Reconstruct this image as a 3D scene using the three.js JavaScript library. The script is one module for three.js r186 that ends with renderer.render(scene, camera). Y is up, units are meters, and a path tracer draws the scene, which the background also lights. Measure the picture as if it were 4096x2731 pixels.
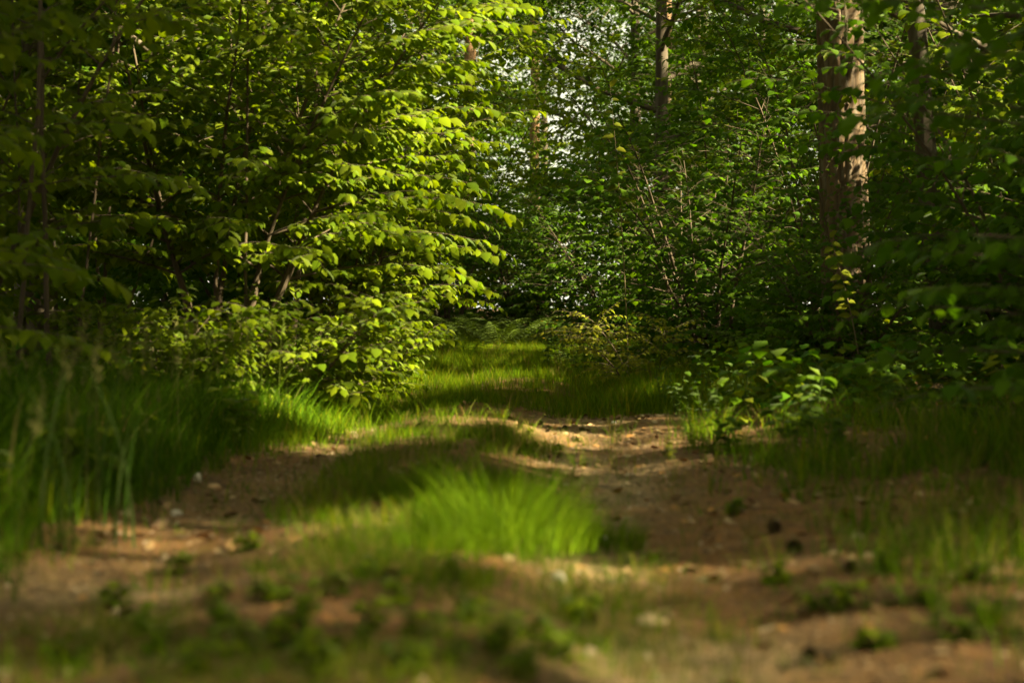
import * as THREE from 'three';
import { mergeGeometries } from 'three/addons/utils/BufferGeometryUtils.js';

// ---------------------------------------------------------------- camera, sky, sun, exposure
const scene = new THREE.Scene();
const camera = new THREE.PerspectiveCamera(27.0, 1024 / 682, 0.1, 900);
camera.position.set(0, 0.65, 0);
camera.lookAt(0, 0.65 - 0.0132 * 100, -100);
camera.focus = 16;
camera.userData.fStop = 1.75;

const renderer = new THREE.WebGLRenderer({ antialias: true });
renderer.setSize(1024, 682);
renderer.toneMapping = THREE.LinearToneMapping;
renderer.toneMappingExposure = 6.4;
renderer.shadowMap.enabled = true;

const SUN = new THREE.Vector3(0.78, 0.54, 0.30).normalize();   // towards the sun: high, beyond the far side of the track
{
  // hazy bright spring sky: white at the horizon, pale blue overhead, the same all round
  const W = 64, Hh = 64, d = new Float32Array(W * Hh * 4);
  for (let j = 0; j < Hh; j++) {
    const el = ((j + 0.5) / Hh - 0.5) * Math.PI, t = Math.max(0, Math.sin(el)) ** 0.6;
    for (let i = 0; i < W; i++) {
      const k = (j * W + i) * 4;
      d[k] = 0.25 + (0.20 - 0.25) * t; d[k + 1] = 0.245 + (0.20 - 0.245) * t; d[k + 2] = 0.18 + (0.145 - 0.18) * t; d[k + 3] = 1;
    }
  }
  const sky = new THREE.DataTexture(d, W, Hh, THREE.RGBAFormat, THREE.FloatType);
  sky.mapping = THREE.EquirectangularReflectionMapping;
  sky.magFilter = THREE.LinearFilter; sky.needsUpdate = true;
  scene.background = sky; scene.environment = sky;
}
const sun = new THREE.DirectionalLight(new THREE.Color(1.0, 0.90, 0.54), 5.0);
sun.position.copy(SUN).multiplyScalar(60).add(new THREE.Vector3(0, 0, -12));
sun.target.position.set(0, 0, -12);
sun.castShadow = true; sun.shadow.radius = 2.5; sun.shadow.mapSize.set(4096, 4096);
Object.assign(sun.shadow.camera, { left: -30, right: 30, top: 30, bottom: -30, near: 1, far: 140 });
scene.add(sun, sun.target);

// ---------------------------------------------------------------- helpers
function rng(seed) {
  let a = seed >>> 0;
  return () => { a = (a + 0x6D2B79F5) | 0; let t = Math.imul(a ^ (a >>> 15), 1 | a); t = (t + Math.imul(t ^ (t >>> 7), 61 | t)) ^ t; return ((t ^ (t >>> 14)) >>> 0) / 4294967296; };
}
const V = (x, y, z) => new THREE.Vector3(x, y, z);
const lerp = THREE.MathUtils.lerp, clamp = THREE.MathUtils.clamp, smooth = THREE.MathUtils.smoothstep;
function hash2(i, j, s) { let h = Math.imul(i, 374761393) ^ Math.imul(j, 668265263) ^ Math.imul(s, 2147483647); h = Math.imul(h ^ (h >>> 13), 1274126177); return ((h ^ (h >>> 16)) >>> 0) / 4294967296; }
function noise2(x, y, s = 0) {
  const i = Math.floor(x), j = Math.floor(y), fx = x - i, fy = y - j, u = fx * fx * (3 - 2 * fx), v = fy * fy * (3 - 2 * fy);
  return lerp(lerp(hash2(i, j, s), hash2(i + 1, j, s), u), lerp(hash2(i, j + 1, s), hash2(i + 1, j + 1, s), u), v);
}
function fbm(x, y, s = 0, o = 4) { let a = 0.5, r = 0, n = 0; for (let k = 0; k < o; k++) { r += a * noise2(x, y, s + k * 17); n += a; a *= 0.5; x = x * 2.03 + 3.1; y = y * 2.03 + 7.7; } return r / n; }

const taken = {};
function numbered(name) { const n = taken[name] = (taken[name] ?? -1) + 1; return n ? name + '_' + String(n).padStart(3, '0') : name; }
function tag(o, label, category, group, kind) {
  o.userData.label = label; o.userData.category = category;
  if (group) o.userData.group = group;
  if (kind) o.userData.kind = kind;
  return o;
}
function thing(name, label, category, pos, group) {
  const o = new THREE.Group(); o.name = numbered(name); o.position.copy(pos); scene.add(o);
  return tag(o, label, category, group);
}
function part(name, geo, mat, parent, kind) {
  const m = new THREE.Mesh(geo, mat); m.name = name; parent.add(m);
  if (kind) m.userData.kind = kind;
  return m;
}

// growing buffers for merged meshes
class Buf {
  constructor() { this.p = []; this.n = []; this.c = []; this.i = []; this.count = 0; }
  vert(x, y, z, nx, ny, nz, r, g, b) { this.p.push(x, y, z); this.n.push(nx, ny, nz); this.c.push(r, g, b); return this.count++; }
  geo() {
    const g = new THREE.BufferGeometry();
    g.setAttribute('position', new THREE.Float32BufferAttribute(this.p, 3));
    g.setAttribute('normal', new THREE.Float32BufferAttribute(this.n, 3));
    g.setAttribute('color', new THREE.Float32BufferAttribute(this.c, 3));
    g.setIndex(this.i);
    return g;
  }
}
// round tapering wood along points
function tube(buf, pts, rad, sides, col) {
  const N = pts.length; let prev = null; const start = buf.count;
  const t = V(0, 0, 0), a = V(0, 0, 0), b = V(0, 0, 0);
  for (let k = 0; k < N; k++) {
    t.copy(pts[Math.min(N - 1, k + 1)]).sub(pts[Math.max(0, k - 1)]).normalize();
    if (!prev) { prev = Math.abs(t.y) < 0.9 ? V(0, 1, 0) : V(1, 0, 0); }
    a.copy(prev).addScaledVector(t, -prev.dot(t)).normalize(); b.crossVectors(t, a); prev = a.clone();
    for (let s = 0; s < sides; s++) {
      const q = (s / sides) * Math.PI * 2, cx = Math.cos(q), sx = Math.sin(q);
      const nx = a.x * cx + b.x * sx, ny = a.y * cx + b.y * sx, nz = a.z * cx + b.z * sx;
      buf.vert(pts[k].x + nx * rad[k], pts[k].y + ny * rad[k], pts[k].z + nz * rad[k], nx, ny, nz, col[0], col[1], col[2]);
    }
  }
  for (let k = 0; k < N - 1; k++) for (let s = 0; s < sides; s++) {
    const p = start + k * sides + s, q = start + k * sides + (s + 1) % sides;
    buf.i.push(p, q, p + sides, q, q + sides, p + sides);
  }
}
// one leaf: a folded pointed oval, drooping at the tip. shape 0 = near (8 faces), 1 = far (4 faces)
const LEAF_A = [0, 0.30, 0.66, 1], LEAF_W = [0, 0.36, 0.30, 0], LEAF_C = [0, 0.0, -0.05, -0.19];
function leaf(buf, L, far) {
  const { p, d, n, s, size, w, c } = L, curl = L.curl;
  const put = (a, b, h, tilt) => buf.vert(
    p.x + (d.x * a + s.x * b + n.x * h) * size, p.y + (d.y * a + s.y * b + n.y * h) * size, p.z + (d.z * a + s.z * b + n.z * h) * size,
    n.x + s.x * tilt + d.x * a * 0.35 * curl, n.y + s.y * tilt + d.y * a * 0.35 * curl, n.z + s.z * tilt + d.z * a * 0.35 * curl, c[0], c[1], c[2]);
  if (far) {
    const k = buf.count;
    put(0, 0, 0, 0); put(0.42, -0.37 * w, 0.04, -0.3); put(0.42, 0.37 * w, 0.04, 0.3); put(0.45, 0, 0, 0); put(1, 0, -0.15 * curl, 0);
    buf.i.push(k, k + 3, k + 1, k, k + 2, k + 3, k + 1, k + 3, k + 4, k + 3, k + 2, k + 4);
  } else {
    const k = buf.count;
    put(0, 0, 0, 0);
    for (let r = 1; r < 3; r++) { put(LEAF_A[r], -LEAF_W[r] * w, 0.05 + LEAF_C[r] * curl, -0.32); put(LEAF_A[r], 0, LEAF_C[r] * curl, 0); put(LEAF_A[r], LEAF_W[r] * w, 0.05 + LEAF_C[r] * curl, 0.32); }
    put(1, 0, LEAF_C[3] * curl, 0);
    buf.i.push(k, k + 2, k + 1, k, k + 3, k + 2, k + 1, k + 2, k + 5, k + 1, k + 5, k + 4, k + 2, k + 3, k + 6, k + 2, k + 6, k + 5, k + 4, k + 5, k + 7, k + 5, k + 6, k + 7);
  }
}
function orient(L, nHint) {       // fills n and s from d and a wished normal
  L.s = V(0, 0, 0).crossVectors(L.d, nHint).normalize();
  L.n = V(0, 0, 0).crossVectors(L.s, L.d).normalize();
  return L;
}

// ---------------------------------------------------------------- materials
const leafMat = new THREE.MeshPhysicalMaterial({ color: 0xffffff, vertexColors: true, roughness: 1, transmission: 0.55, thickness: 0, clearcoat: 0.035, clearcoatRoughness: 0.40, side: THREE.DoubleSide, specularIntensity: 0.1 });
leafMat.name = 'leaf_tissue';
const fernMat = new THREE.MeshPhysicalMaterial({ color: 0xffffff, vertexColors: true, roughness: 1, transmission: 0.5, thickness: 0, side: THREE.DoubleSide, specularIntensity: 0.1 }); fernMat.name = 'fern_tissue';
const grassMat = new THREE.MeshPhysicalMaterial({ color: 0xffffff, vertexColors: true, roughness: 1, transmission: 0.45, thickness: 0, side: THREE.DoubleSide, specularIntensity: 0.1 });
grassMat.name = 'grass_blade';
const barkMat = new THREE.MeshStandardMaterial({ color: 0xffffff, vertexColors: true, roughness: 0.95 }); barkMat.name = 'bark';
const litterMat = new THREE.MeshStandardMaterial({ color: 0xffffff, roughness: 0.9, side: THREE.DoubleSide }); litterMat.name = 'dead_leaf';
const stoneMat = new THREE.MeshStandardMaterial({ color: 0xffffff, vertexColors: true, roughness: 0.9 }); stoneMat.name = 'stone';

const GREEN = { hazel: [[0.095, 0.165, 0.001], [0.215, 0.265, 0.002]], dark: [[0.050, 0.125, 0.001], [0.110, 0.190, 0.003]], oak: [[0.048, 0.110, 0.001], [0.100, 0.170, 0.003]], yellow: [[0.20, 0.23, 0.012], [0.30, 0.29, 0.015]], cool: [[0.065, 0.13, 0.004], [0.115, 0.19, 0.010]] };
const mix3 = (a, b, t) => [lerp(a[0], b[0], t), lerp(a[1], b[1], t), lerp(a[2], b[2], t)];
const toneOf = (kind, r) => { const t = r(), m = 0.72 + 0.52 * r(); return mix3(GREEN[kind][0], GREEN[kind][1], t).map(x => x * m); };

// ---------------------------------------------------------------- ground
function trackX(z) {              // centre line of the two wheel ruts
  const d = -z;
  return d < 8.6 ? -0.33 : -0.33 + 0.45 * smooth(d, 8.6, 14) - 0.1 * smooth(d, 15, 26);
}
const RUT = 0.74;
function rutness(x, z) { const k = x - trackX(z), l = Math.abs(Math.abs(k) - RUT); return 1 - smooth(l, 0.12, 0.5); }
function height(x, z) {
  const d = -z, k = x - trackX(z);
  let h = 0;
  h += 0.035 * smooth(d, 6.5, 9.0) * (1 - smooth(d, 9.2, 11.2));            // low crest where the bare band crosses
  h += 0.024 * clamp(d - 10, 0, 20);                                        // the lane climbs gently beyond it
  h += 0.9 * smooth(d, 34, 80);
  const near = 1 - smooth(d, 14, 24);
  h -= 0.055 * rutness(x, z) * (0.35 + 0.65 * near);
  h += 0.03 * Math.exp(-k * k / 0.12) * near;
  h += 0.10 * smooth(Math.abs(k), 1.3, 2.6);                               // banks at both sides
  h += 0.05 * (fbm(x * 0.9, z * 0.9, 3) - 0.5) + 0.03 * (fbm(x * 4, z * 4, 9, 3) - 0.5);
  h += 0.35 * (fbm(x * 0.12, z * 0.12, 21) - 0.5) * smooth(Math.abs(k), 2.5, 8);
  return h;
}
function litterTexture() {        // needles, crumbs and leaf bits on the forest soil
  const N = 1024, a = new Float32Array(N * N * 3), b = new Float32Array(N * N), r = rng(77);
  for (let y = 0; y < N; y++) for (let x = 0; x < N; x++) {
    const cell = 16, tile = (px, py, f, s) => { // tileable value noise
      const X = px / N * f, Y = py / N * f, i = Math.floor(X), j = Math.floor(Y), u = X - i, v = Y - j, su = u * u * (3 - 2 * u), sv = v * v * (3 - 2 * v), q = (k) => ((k % f) + f) % f;
      return lerp(lerp(hash2(q(i), q(j), s), hash2(q(i + 1), q(j), s), su), lerp(hash2(q(i), q(j + 1), s), hash2(q(i + 1), q(j + 1), s), su), sv);
    };
    const v = 0.30 * tile(x, y, cell, 1) + 0.30 * tile(x, y, 64, 2) + 0.40 * tile(x, y, 256, 3), k = (y * N + x) * 3, m = 0.45 + 0.75 * v;
    a[k] = m; a[k + 1] = m * 0.97; a[k + 2] = m * 0.93; b[y * N + x] = v;
  }
  for (let q = 0; q < 5200; q++) {
    const x0 = r() * N, y0 = r() * N, t = r() * 6.283, L = 8 + r() * 34, w = r() < 0.25 ? 3 : 1.3, m = r() < 0.55 ? 0.85 + r() * 0.6 : 0.25 + r() * 0.25, hue = r();
    for (let s = 0; s < L; s += 0.7) for (let o = -w; o <= w; o += 0.8) {
      const px = ((Math.round(x0 + Math.cos(t) * s - Math.sin(t) * o + Math.sin(s * 0.1) * 1.5) % N) + N) % N, py = ((Math.round(y0 + Math.sin(t) * s + Math.cos(t) * o) % N) + N) % N, k = (py * N + px) * 3;
      a[k] = m * (1 + 0.08 * hue); a[k + 1] = m * 0.93; a[k + 2] = m * (0.80 + 0.1 * hue); b[py * N + px] = 0.8;
    }
  }
  const img = new Uint8Array(N * N * 4), bump = new Uint8Array(N * N * 4);
  for (let k = 0; k < N * N; k++) {
    for (let c = 0; c < 3; c++) img[k * 4 + c] = clamp(Math.pow(a[k * 3 + c] / 1.5, 1 / 2.2) * 255, 0, 255);
    img[k * 4 + 3] = 255; bump[k * 4] = bump[k * 4 + 1] = bump[k * 4 + 2] = clamp(b[k] * 255, 0, 255); bump[k * 4 + 3] = 255;
  }
  const mk = (data, srgb) => { const t = new THREE.DataTexture(data, N, N); t.wrapS = t.wrapT = THREE.RepeatWrapping; t.magFilter = THREE.LinearFilter; t.minFilter = THREE.LinearMipmapLinearFilter; t.generateMipmaps = true; if (srgb) t.colorSpace = THREE.SRGBColorSpace; t.needsUpdate = true; return t; };
  return [mk(img, true), mk(bump, false)];
}
{
  const xs = [], zs = [];
  for (let x = 0; x < 90;) { xs.push(x); x += x < 3 ? 0.05 : Math.max(0.08, (x - 2) * 0.09); }
  xs.unshift(...xs.slice(1).reverse().map(x => -x));
  for (let z = 40; z > 2; z -= 2) zs.push(z);
  for (let d = -2; d < 160;) { zs.push(-d); d += d < 4 ? 0.05 : Math.max(0.05, d * 0.011); }
  const pos = [], col = [], uv = [], idx = [], nx = xs.length;
  for (const z of zs) for (const x of xs) {
    pos.push(x, height(x, z), z); uv.push(x / 1.7, z / 1.7);
    const k = x - trackX(z), d = -z, sand = rutness(x, z) * smooth(fbm(x * 1.7, z * 1.1, 40), 0.36, 0.62);
    const band = Math.exp(-(((d - 8.7 + 0.25 * Math.sin(x * 2)) / 0.9) ** 2)) * (1 - smooth(Math.abs(k), 0.9, 1.8));   // bare sandy band across the crest
    const bare = clamp(Math.max(sand * (1 - smooth(d, 9.5, 12)) , band * (0.6 + 0.4 * fbm(x * 3, z * 3, 50)) ), 0, 1);
    const pale = smooth(fbm(x * 2.6 + 9, z * 2.2, 61), 0.52, 0.72) * bare;
    const moist = fbm(x * 0.8, z * 0.8, 70), damp = 0.75 + 0.5 * moist;
    let c = mix3([0.20, 0.090, 0.020], [0.29, 0.133, 0.031], fbm(x * 2, z * 2, 80));           // brown litter
    c = mix3(c, [0.32, 0.180, 0.064], bare * 0.8); c = mix3(c, [0.50, 0.36, 0.19], pale * 0.7);
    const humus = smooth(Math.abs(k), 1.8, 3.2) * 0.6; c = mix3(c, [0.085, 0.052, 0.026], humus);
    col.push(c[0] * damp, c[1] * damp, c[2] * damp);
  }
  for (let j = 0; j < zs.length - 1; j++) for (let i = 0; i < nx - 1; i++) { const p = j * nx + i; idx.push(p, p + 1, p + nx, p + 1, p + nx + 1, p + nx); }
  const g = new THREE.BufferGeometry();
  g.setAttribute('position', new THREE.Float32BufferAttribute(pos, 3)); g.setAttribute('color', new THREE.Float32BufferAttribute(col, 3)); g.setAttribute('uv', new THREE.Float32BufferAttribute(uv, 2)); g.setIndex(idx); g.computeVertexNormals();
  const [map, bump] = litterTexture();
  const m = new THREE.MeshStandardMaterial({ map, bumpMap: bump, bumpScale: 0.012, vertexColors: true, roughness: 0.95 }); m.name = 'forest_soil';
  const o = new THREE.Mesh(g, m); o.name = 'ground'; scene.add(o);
  tag(o, 'sandy brown forest floor with two worn wheel ruts', 'ground', null, 'structure');
}
const F = 5689, HORIZON = 1290;
const onGround = (u, v) => { let d = F * 0.65 / (v - HORIZON); for (let k = 0; k < 6; k++) { const x = (u - 2048) * d / F; d = F * (0.65 - height(x, -d)) / (v - HORIZON); } return V((u - 2048) * d / F, height((u - 2048) * d / F, -d), -d); };
const at = (x, z, dy = 0) => V(x, height(x, z) + dy, z);

// ---------------------------------------------------------------- shrubs
// returns { stems: [Buf], twigs: Buf, leaves: [...] } in the shrub's own axes
function growShrub(o) {
  const r = rng(o.seed), stems = [], twigs = new Buf(), leaves = [];
  const bark = o.bark ?? [0.090, 0.062, 0.038], lean = o.lean ?? V(0, 0, 0), up = V(0, 1, 0), size = o.leaf ?? 0.08;
  const addLeaf = (p, d, hint, k = 1) => {
    const L = { p: p.clone(), d: d.clone().normalize(), size: size * (0.45 + 0.75 * r()) * k, w: (o.wide ?? 1) * (0.85 + 0.3 * r()), curl: 0.4 + 1.3 * r(), c: toneOf(o.tone ?? 'hazel', r) };
    leaves.push(orient(L, hint));
  };
  const twig = (p0, dir, len, depth) => {
    // leaves stand alternately at both sides of a thin twig, all in one drooping plane
    const n = Math.max(2, Math.round(len / (o.gap ?? 0.045))), pts = [], d = dir.clone(), p = p0.clone();
    const side = V(0, 0, 0).crossVectors(d, up); if (side.lengthSq() < 1e-4) side.set(1, 0, 0); side.normalize();
    for (let k = 0; k <= n; k++) {
      pts.push(p.clone());
      const t = k / n, sgn = k % 2 ? 1 : -1, hint = V((r() - 0.5) * 0.9, 1, (r() - 0.5) * 0.9 + 0.12);
      const ld = d.clone().multiplyScalar(0.75).addScaledVector(side, sgn * (0.8 + 0.3 * r())); ld.y -= 0.25 + 0.6 * r();
      if (k === n) { ld.copy(d); ld.y -= 0.4 + 0.3 * r(); }
      if (r() < (o.fill ?? 0.95)) addLeaf(p, ld, hint, 0.75 + 0.4 * Math.sin(Math.PI * (0.2 + 0.7 * t)));
      p.addScaledVector(d, len / n); d.y -= 0.05 + 0.03 * r(); d.x += (r() - 0.5) * 0.12; d.z += (r() - 0.5) * 0.12; d.normalize();
    }
    if (depth < 2) { const rad = pts.map((_, k) => lerp(0.0022, 0.0009, k / n)); tube(twigs, pts, rad, 3, bark); }
  };
  const branch = (p0, dir, len, rad0) => {
    const n = Math.max(4, Math.round(len / 0.11)), pts = [], rr = [], d = dir.clone().normalize(), p = p0.clone();
    for (let k = 0; k <= n; k++) {
      const t = k / n; pts.push(p.clone()); rr.push(lerp(rad0, 0.0018, t));
      if (t > 0.12) {
        const side = V(0, 0, 0).crossVectors(d, up).normalize();
        for (let q = 0; q < (o.twigs ?? 1); q++) {
          const sgn = (k + q) % 2 ? 1 : -1, td = d.clone().multiplyScalar(0.7).addScaledVector(side, sgn * (0.6 + 0.6 * r())); td.y += (r() - 0.35) * 0.5; td.normalize();
          twig(p, td, (0.16 + 0.24 * r()) * (1.15 - 0.55 * t) * (o.twigLen ?? 1), 1);
        }
      }
      p.addScaledVector(d, len / n); d.y -= (o.droop ?? 0.05) * (0.4 + t); d.x += (r() - 0.5) * 0.14; d.z += (r() - 0.5) * 0.14; d.normalize();
    }
    twig(p, d, 0.22, 1);
    tube(twigs, pts, rr, 4, bark);
  };
  for (let s = 0; s < o.stems; s++) {
    const az = (s + 0.6 * r()) / o.stems * Math.PI * 2, out = V(Math.cos(az), 0, Math.sin(az)), len = o.height * (0.75 + 0.35 * r()), n = 14;
    const p = out.clone().multiplyScalar(0.06 + 0.10 * r()), d = up.clone().addScaledVector(out, (o.tilt ?? 0.25) * (0.5 + r())).addScaledVector(lean, 0.5).normalize();
    const pts = [], rr = [], buf = new Buf(), rad0 = (o.rad ?? 0.022) * (0.7 + 0.6 * r()); p.y = -0.08;
    for (let k = 0; k <= n; k++) {
      const t = k / n; pts.push(p.clone()); rr.push(lerp(rad0, 0.004, t ** 0.8));
      const y = t * len;
      if (t > (o.bare ?? 0.12)) {
        const nb = (o.perStep ?? 2);
        for (let q = 0; q < nb; q++) {
          const a = k * 2.4 + q * 3.0 + r() * 1.4, bd = V(Math.cos(a), 0.22 + 0.5 * t, Math.sin(a)).addScaledVector(out, 0.45).addScaledVector(lean, 0.9);
          branch(p, bd, (o.spread ?? 1.2) * (0.45 + 0.6 * r()) * (1.1 - 0.65 * t), rr[k] * 0.45 + 0.001);
        }
      }
      p.addScaledVector(d, len / n); d.addScaledVector(out, (o.arch ?? 0.03)).addScaledVector(lean, (o.arch ?? 0.03) * 2.2); d.x += (r() - 0.5) * 0.12; d.z += (r() - 0.5) * 0.12; d.y = Math.max(d.y, 0.15); d.normalize();
    }
    tube(buf, pts, rr, 7, bark); stems.push(buf);
  }
  return { stems, twigs, leaves };
}
// leaf geometries for leaves that are meshes of their own (size 1, along +z, normal +y), in a few tones
const leafGeos = {};
function leafGeo(kind, v) {
  const key = kind + v;
  if (!leafGeos[key]) {
    const b = new Buf(), r = rng(500 + v * 13 + kind.length * 7), c = toneOf(kind, r);
    leaf(b, orient({ p: V(0, 0, 0), d: V(0, 0, 1), size: 1, w: 0.86 + 0.07 * v, curl: 0.4 + 0.3 * v, c }, V(0, 1, 0)), false);
    leafGeos[key] = b.geo();
  }
  return leafGeos[key];
}
// gaps cut into crowns so the sun reaches chosen points: [point, half width]
const SUN_CUTS = [
  [V(-0.9, 3.2, -11.2), 2.1], [V(-0.4, 1.8, -11.2), 1.5], [V(-1.6, 1.9, -10.4), 0.9, 0.8], [V(-0.6, 0, -4.4), 1.7, 0.55], [V(-0.8, 0, -2.9), 1.3, 0.75], [V(-0.4, 0.1, -6.8), 1.0, 0.5], [V(-2.0, 3.5, -10.2), 1.1, 0.75], [V(-0.3, 0.2, -17), 0.9], [V(-0.7, 0.1, -12.6), 0.6], [V(-1.5, 0.55, -9.6), 0.8], [V(-1.2, 0.05, -8.9), 0.5], [V(-0.5, 0.02, -8.8), 0.6], [V(0.3, 0.0, -8.6), 0.75], [V(0.6, 0.0, -7.8), 0.5], [V(-0.75, 0, -7.6), 0.3], [V(0.4, 0.5, -19.5), 0.9], [V(-0.6, 0.4, -20), 0.8], [V(-0.5, 0.15, -13.8), 1.0], [V(0.2, 0.2, -15.5), 0.9],
  [V(-0.1, 0.2, -4.4), 0.6], [V(0.36, 0, -6.6), 0.35], [V(1.3, 2.4, -14.2), 0.9], [V(1.6, 2.6, -9.6), 0.4], [V(3.35, 1.3, -13.7), 0.3, 0.8], [V(2.5, 1.0, -10.6), 0.3], [V(0.8, 1.6, -21.5), 1.0], [V(-1.2, 5.5, -38), 1.2],
];
const ab = V(0, 0, 0);
function inLightCut(p) {
  // leaves over the track are cut away too, to let skylight down
  if (p.z < 6 && p.z > -21 && p.y > 3 && Math.abs(p.x + 0.2) < (p.z > -6.5 ? 2.4 : 1.1) + 0.12 * (p.y - 3) + 1.2 * (noise2(p.y * 0.6, p.z * 0.6, 33) - 0.5)) return true;
  for (const [c, w, share] of SUN_CUTS) {
    ab.copy(p).sub(c); const t = ab.dot(SUN); if (t < 1.2) continue;
    const d2 = ab.lengthSq() - t * t, ww = w * (0.75 + 0.6 * noise2(p.x * 1.3 + p.z, p.y * 1.3 + p.z * 0.7, 90));
    if (d2 < ww * ww && (!share || hash2(Math.round(p.x * 97), Math.round(p.z * 89 + p.y * 53), 8) < share)) return true;
  }
  return false;
}
const basis = new THREE.Matrix4();
function leafMesh(L, kind, parent, v) {
  const m = part('leaf', leafGeo(kind, v), leafMat, parent);
  basis.makeBasis(L.s.clone().negate(), L.n, L.d); m.quaternion.setFromRotationMatrix(basis); m.position.copy(L.p); m.scale.setScalar(L.size);
  return m;
}
const view = new THREE.Matrix4();
camera.aspect = 1024 / 682; camera.updateProjectionMatrix(); camera.updateMatrixWorld(); view.multiplyMatrices(camera.projectionMatrix, camera.matrixWorldInverse.copy(camera.matrixWorld).invert());
// put a grown shrub into the scene; the `own` leaves that show largest are meshes of their own
function plant(grown, name, label, category, pos, o = {}) {
  const t = thing(name, label, category, pos, o.group);
  t.rotation.y = o.turn ?? 0; t.scale.setScalar(o.scale ?? 1); t.updateMatrixWorld(true);
  for (const s of grown.stems) part('stem', s.g ??= s.geo(), barkMat, t);
  if (!o.far) part('twigs', grown.twigs.g ??= grown.twigs.geo(), barkMat, t, 'stuff');
  const wp = V(0, 0, 0);
  if (o.own && o.thin) { const tr = rng(17); grown = { ...grown, leaves: grown.leaves.filter(L => !(inLightCut(wp.copy(L.p).applyMatrix4(t.matrixWorld)) && tr() < o.thin)) }; }
  let rest = grown.leaves;
  if (o.own) {
    const m = new THREE.Matrix4().multiplyMatrices(view, t.matrixWorld), q = V(0, 0, 0);
    const score = grown.leaves.map((L) => { q.copy(L.p).applyMatrix4(t.matrixWorld); const depth = -q.z; q.copy(L.p).applyMatrix4(m); return Math.abs(q.x) < 1.02 && Math.abs(q.y) < 1.02 && depth > 0 ? L.size / depth : 0; });
    const order = score.map((_, k) => k).filter(k => score[k] > 0).sort((a, b) => score[b] - score[a]).slice(0, o.own), chosen = new Set(order);
    order.forEach((k, j) => leafMesh(grown.leaves[k], o.tone ?? 'hazel', t, j % 5));
    rest = grown.leaves.filter((_, k) => !chosen.has(k));
    const b = new Buf(); for (const L of rest) leaf(b, L, o.far); part('crown', b.geo(), leafMat, t, 'stuff');
  } else {
    const key = o.far ? 'cg1' : 'cg0', w = V(0, 0, 0), open = o.gaps ? grown.leaves.filter(L => !inLightCut(w.copy(L.p).applyMatrix4(t.matrixWorld))) : rest;
    if (open.length < rest.length * 0.985) { const b = new Buf(); for (const L of open) leaf(b, L, o.far); part('crown', b.geo(), leafMat, t, 'stuff'); return t; }
    if (!grown[key]) { const b = new Buf(); for (const L of rest) leaf(b, L, o.far); grown[key] = b.geo(); }
    part('crown', grown[key], leafMat, t, 'stuff');
  }
  return t;
}
const stats = [];
const shrubKinds = {
  tall: growShrub({ seed: 11, height: 4.2, stems: 5, spread: 1.3, twigs: 1, perStep: 2, tilt: 0.28, bare: 0.12, leaf: 0.095 }),
  round: growShrub({ seed: 23, height: 2.6, stems: 6, spread: 1.1, twigs: 1, perStep: 2, tilt: 0.35, bare: 0.06, leaf: 0.078, wide: 1.15, tone: 'dark' }),
  deep: growShrub({ seed: 37, height: 5.6, stems: 4, spread: 1.6, twigs: 1, perStep: 2, tilt: 0.22, bare: 0.10, leaf: 0.095, tone: 'dark' }),
  low: growShrub({ seed: 41, height: 1.05, stems: 7, spread: 0.5, twigs: 1, perStep: 1, tilt: 0.55, bare: 0.1, leaf: 0.082, rad: 0.009, twigLen: 0.8 }),
};
for (const k in shrubKinds) stats.push(k + ':' + shrubKinds[k].leaves.length);

// key bushes beside the track
const arch1 = growShrub({ seed: 61, height: 4.5, stems: 8, spread: 1.6, twigs: 1, perStep: 3, tilt: 0.25, lean: V(0.24, 0, 0.05), arch: 0.015, bare: 0.26, leaf: 0.100, rad: 0.03, gap: 0.042 });
const arch2 = growShrub({ seed: 67, height: 4.0, stems: 6, spread: 1.25, twigs: 1, perStep: 3, tilt: 0.22, lean: V(0.26, 0, 0.12), arch: 0.02, bare: 0.18, leaf: 0.092 });
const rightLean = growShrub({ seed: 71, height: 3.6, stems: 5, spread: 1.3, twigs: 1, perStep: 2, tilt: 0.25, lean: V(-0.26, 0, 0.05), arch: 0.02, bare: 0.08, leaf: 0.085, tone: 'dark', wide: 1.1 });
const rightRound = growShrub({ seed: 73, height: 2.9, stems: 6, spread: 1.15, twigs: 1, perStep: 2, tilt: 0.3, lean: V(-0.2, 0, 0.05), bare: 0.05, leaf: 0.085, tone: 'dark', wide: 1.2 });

plant(arch1, 'hazel_shrub', 'tall sunlit hazel shrub arching its leafy branches out over the grassy track', 'shrub', at(-2.3, -11.1), { own: 260 });
plant(arch2, 'hazel_shrub', 'bright hazel shrub with tapering sprays beside the far end of the bare sand', 'shrub', at(-1.75, -13.6), { own: 120 });
plant(shrubKinds.tall, 'hazel_shrub', 'shaded tall shrub with bare brown stems behind the tall grass', 'shrub', at(-3.7, -9.0), { own: 200, turn: 0.6, scale: 1.1 });
plant(shrubKinds.tall, 'hazel_shrub', 'dark blurred shrub hanging large leaves over the tall grass', 'shrub', at(-3.35, -6.0), { own: 280, turn: 2.1, scale: 0.95 });
plant(shrubKinds.low, 'lime_bush', 'low yellow-green sunlit bush at the foot of the arching hazel', 'bush', at(-1.62, -9.7), { own: 160, turn: 0.4 });
plant(shrubKinds.low, 'lime_bush', 'small sunlit bush between tall grass and the low yellow-green bush', 'bush', at(-2.25, -9.2), { own: 100, turn: 2.4, scale: 0.8 });
plant(shrubKinds.low, 'lime_bush', 'small leafy bush at the path edge under the bright spray tips', 'bush', at(-1.35, -11.2), { own: 80, turn: 4.0, scale: 0.85 });

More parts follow.
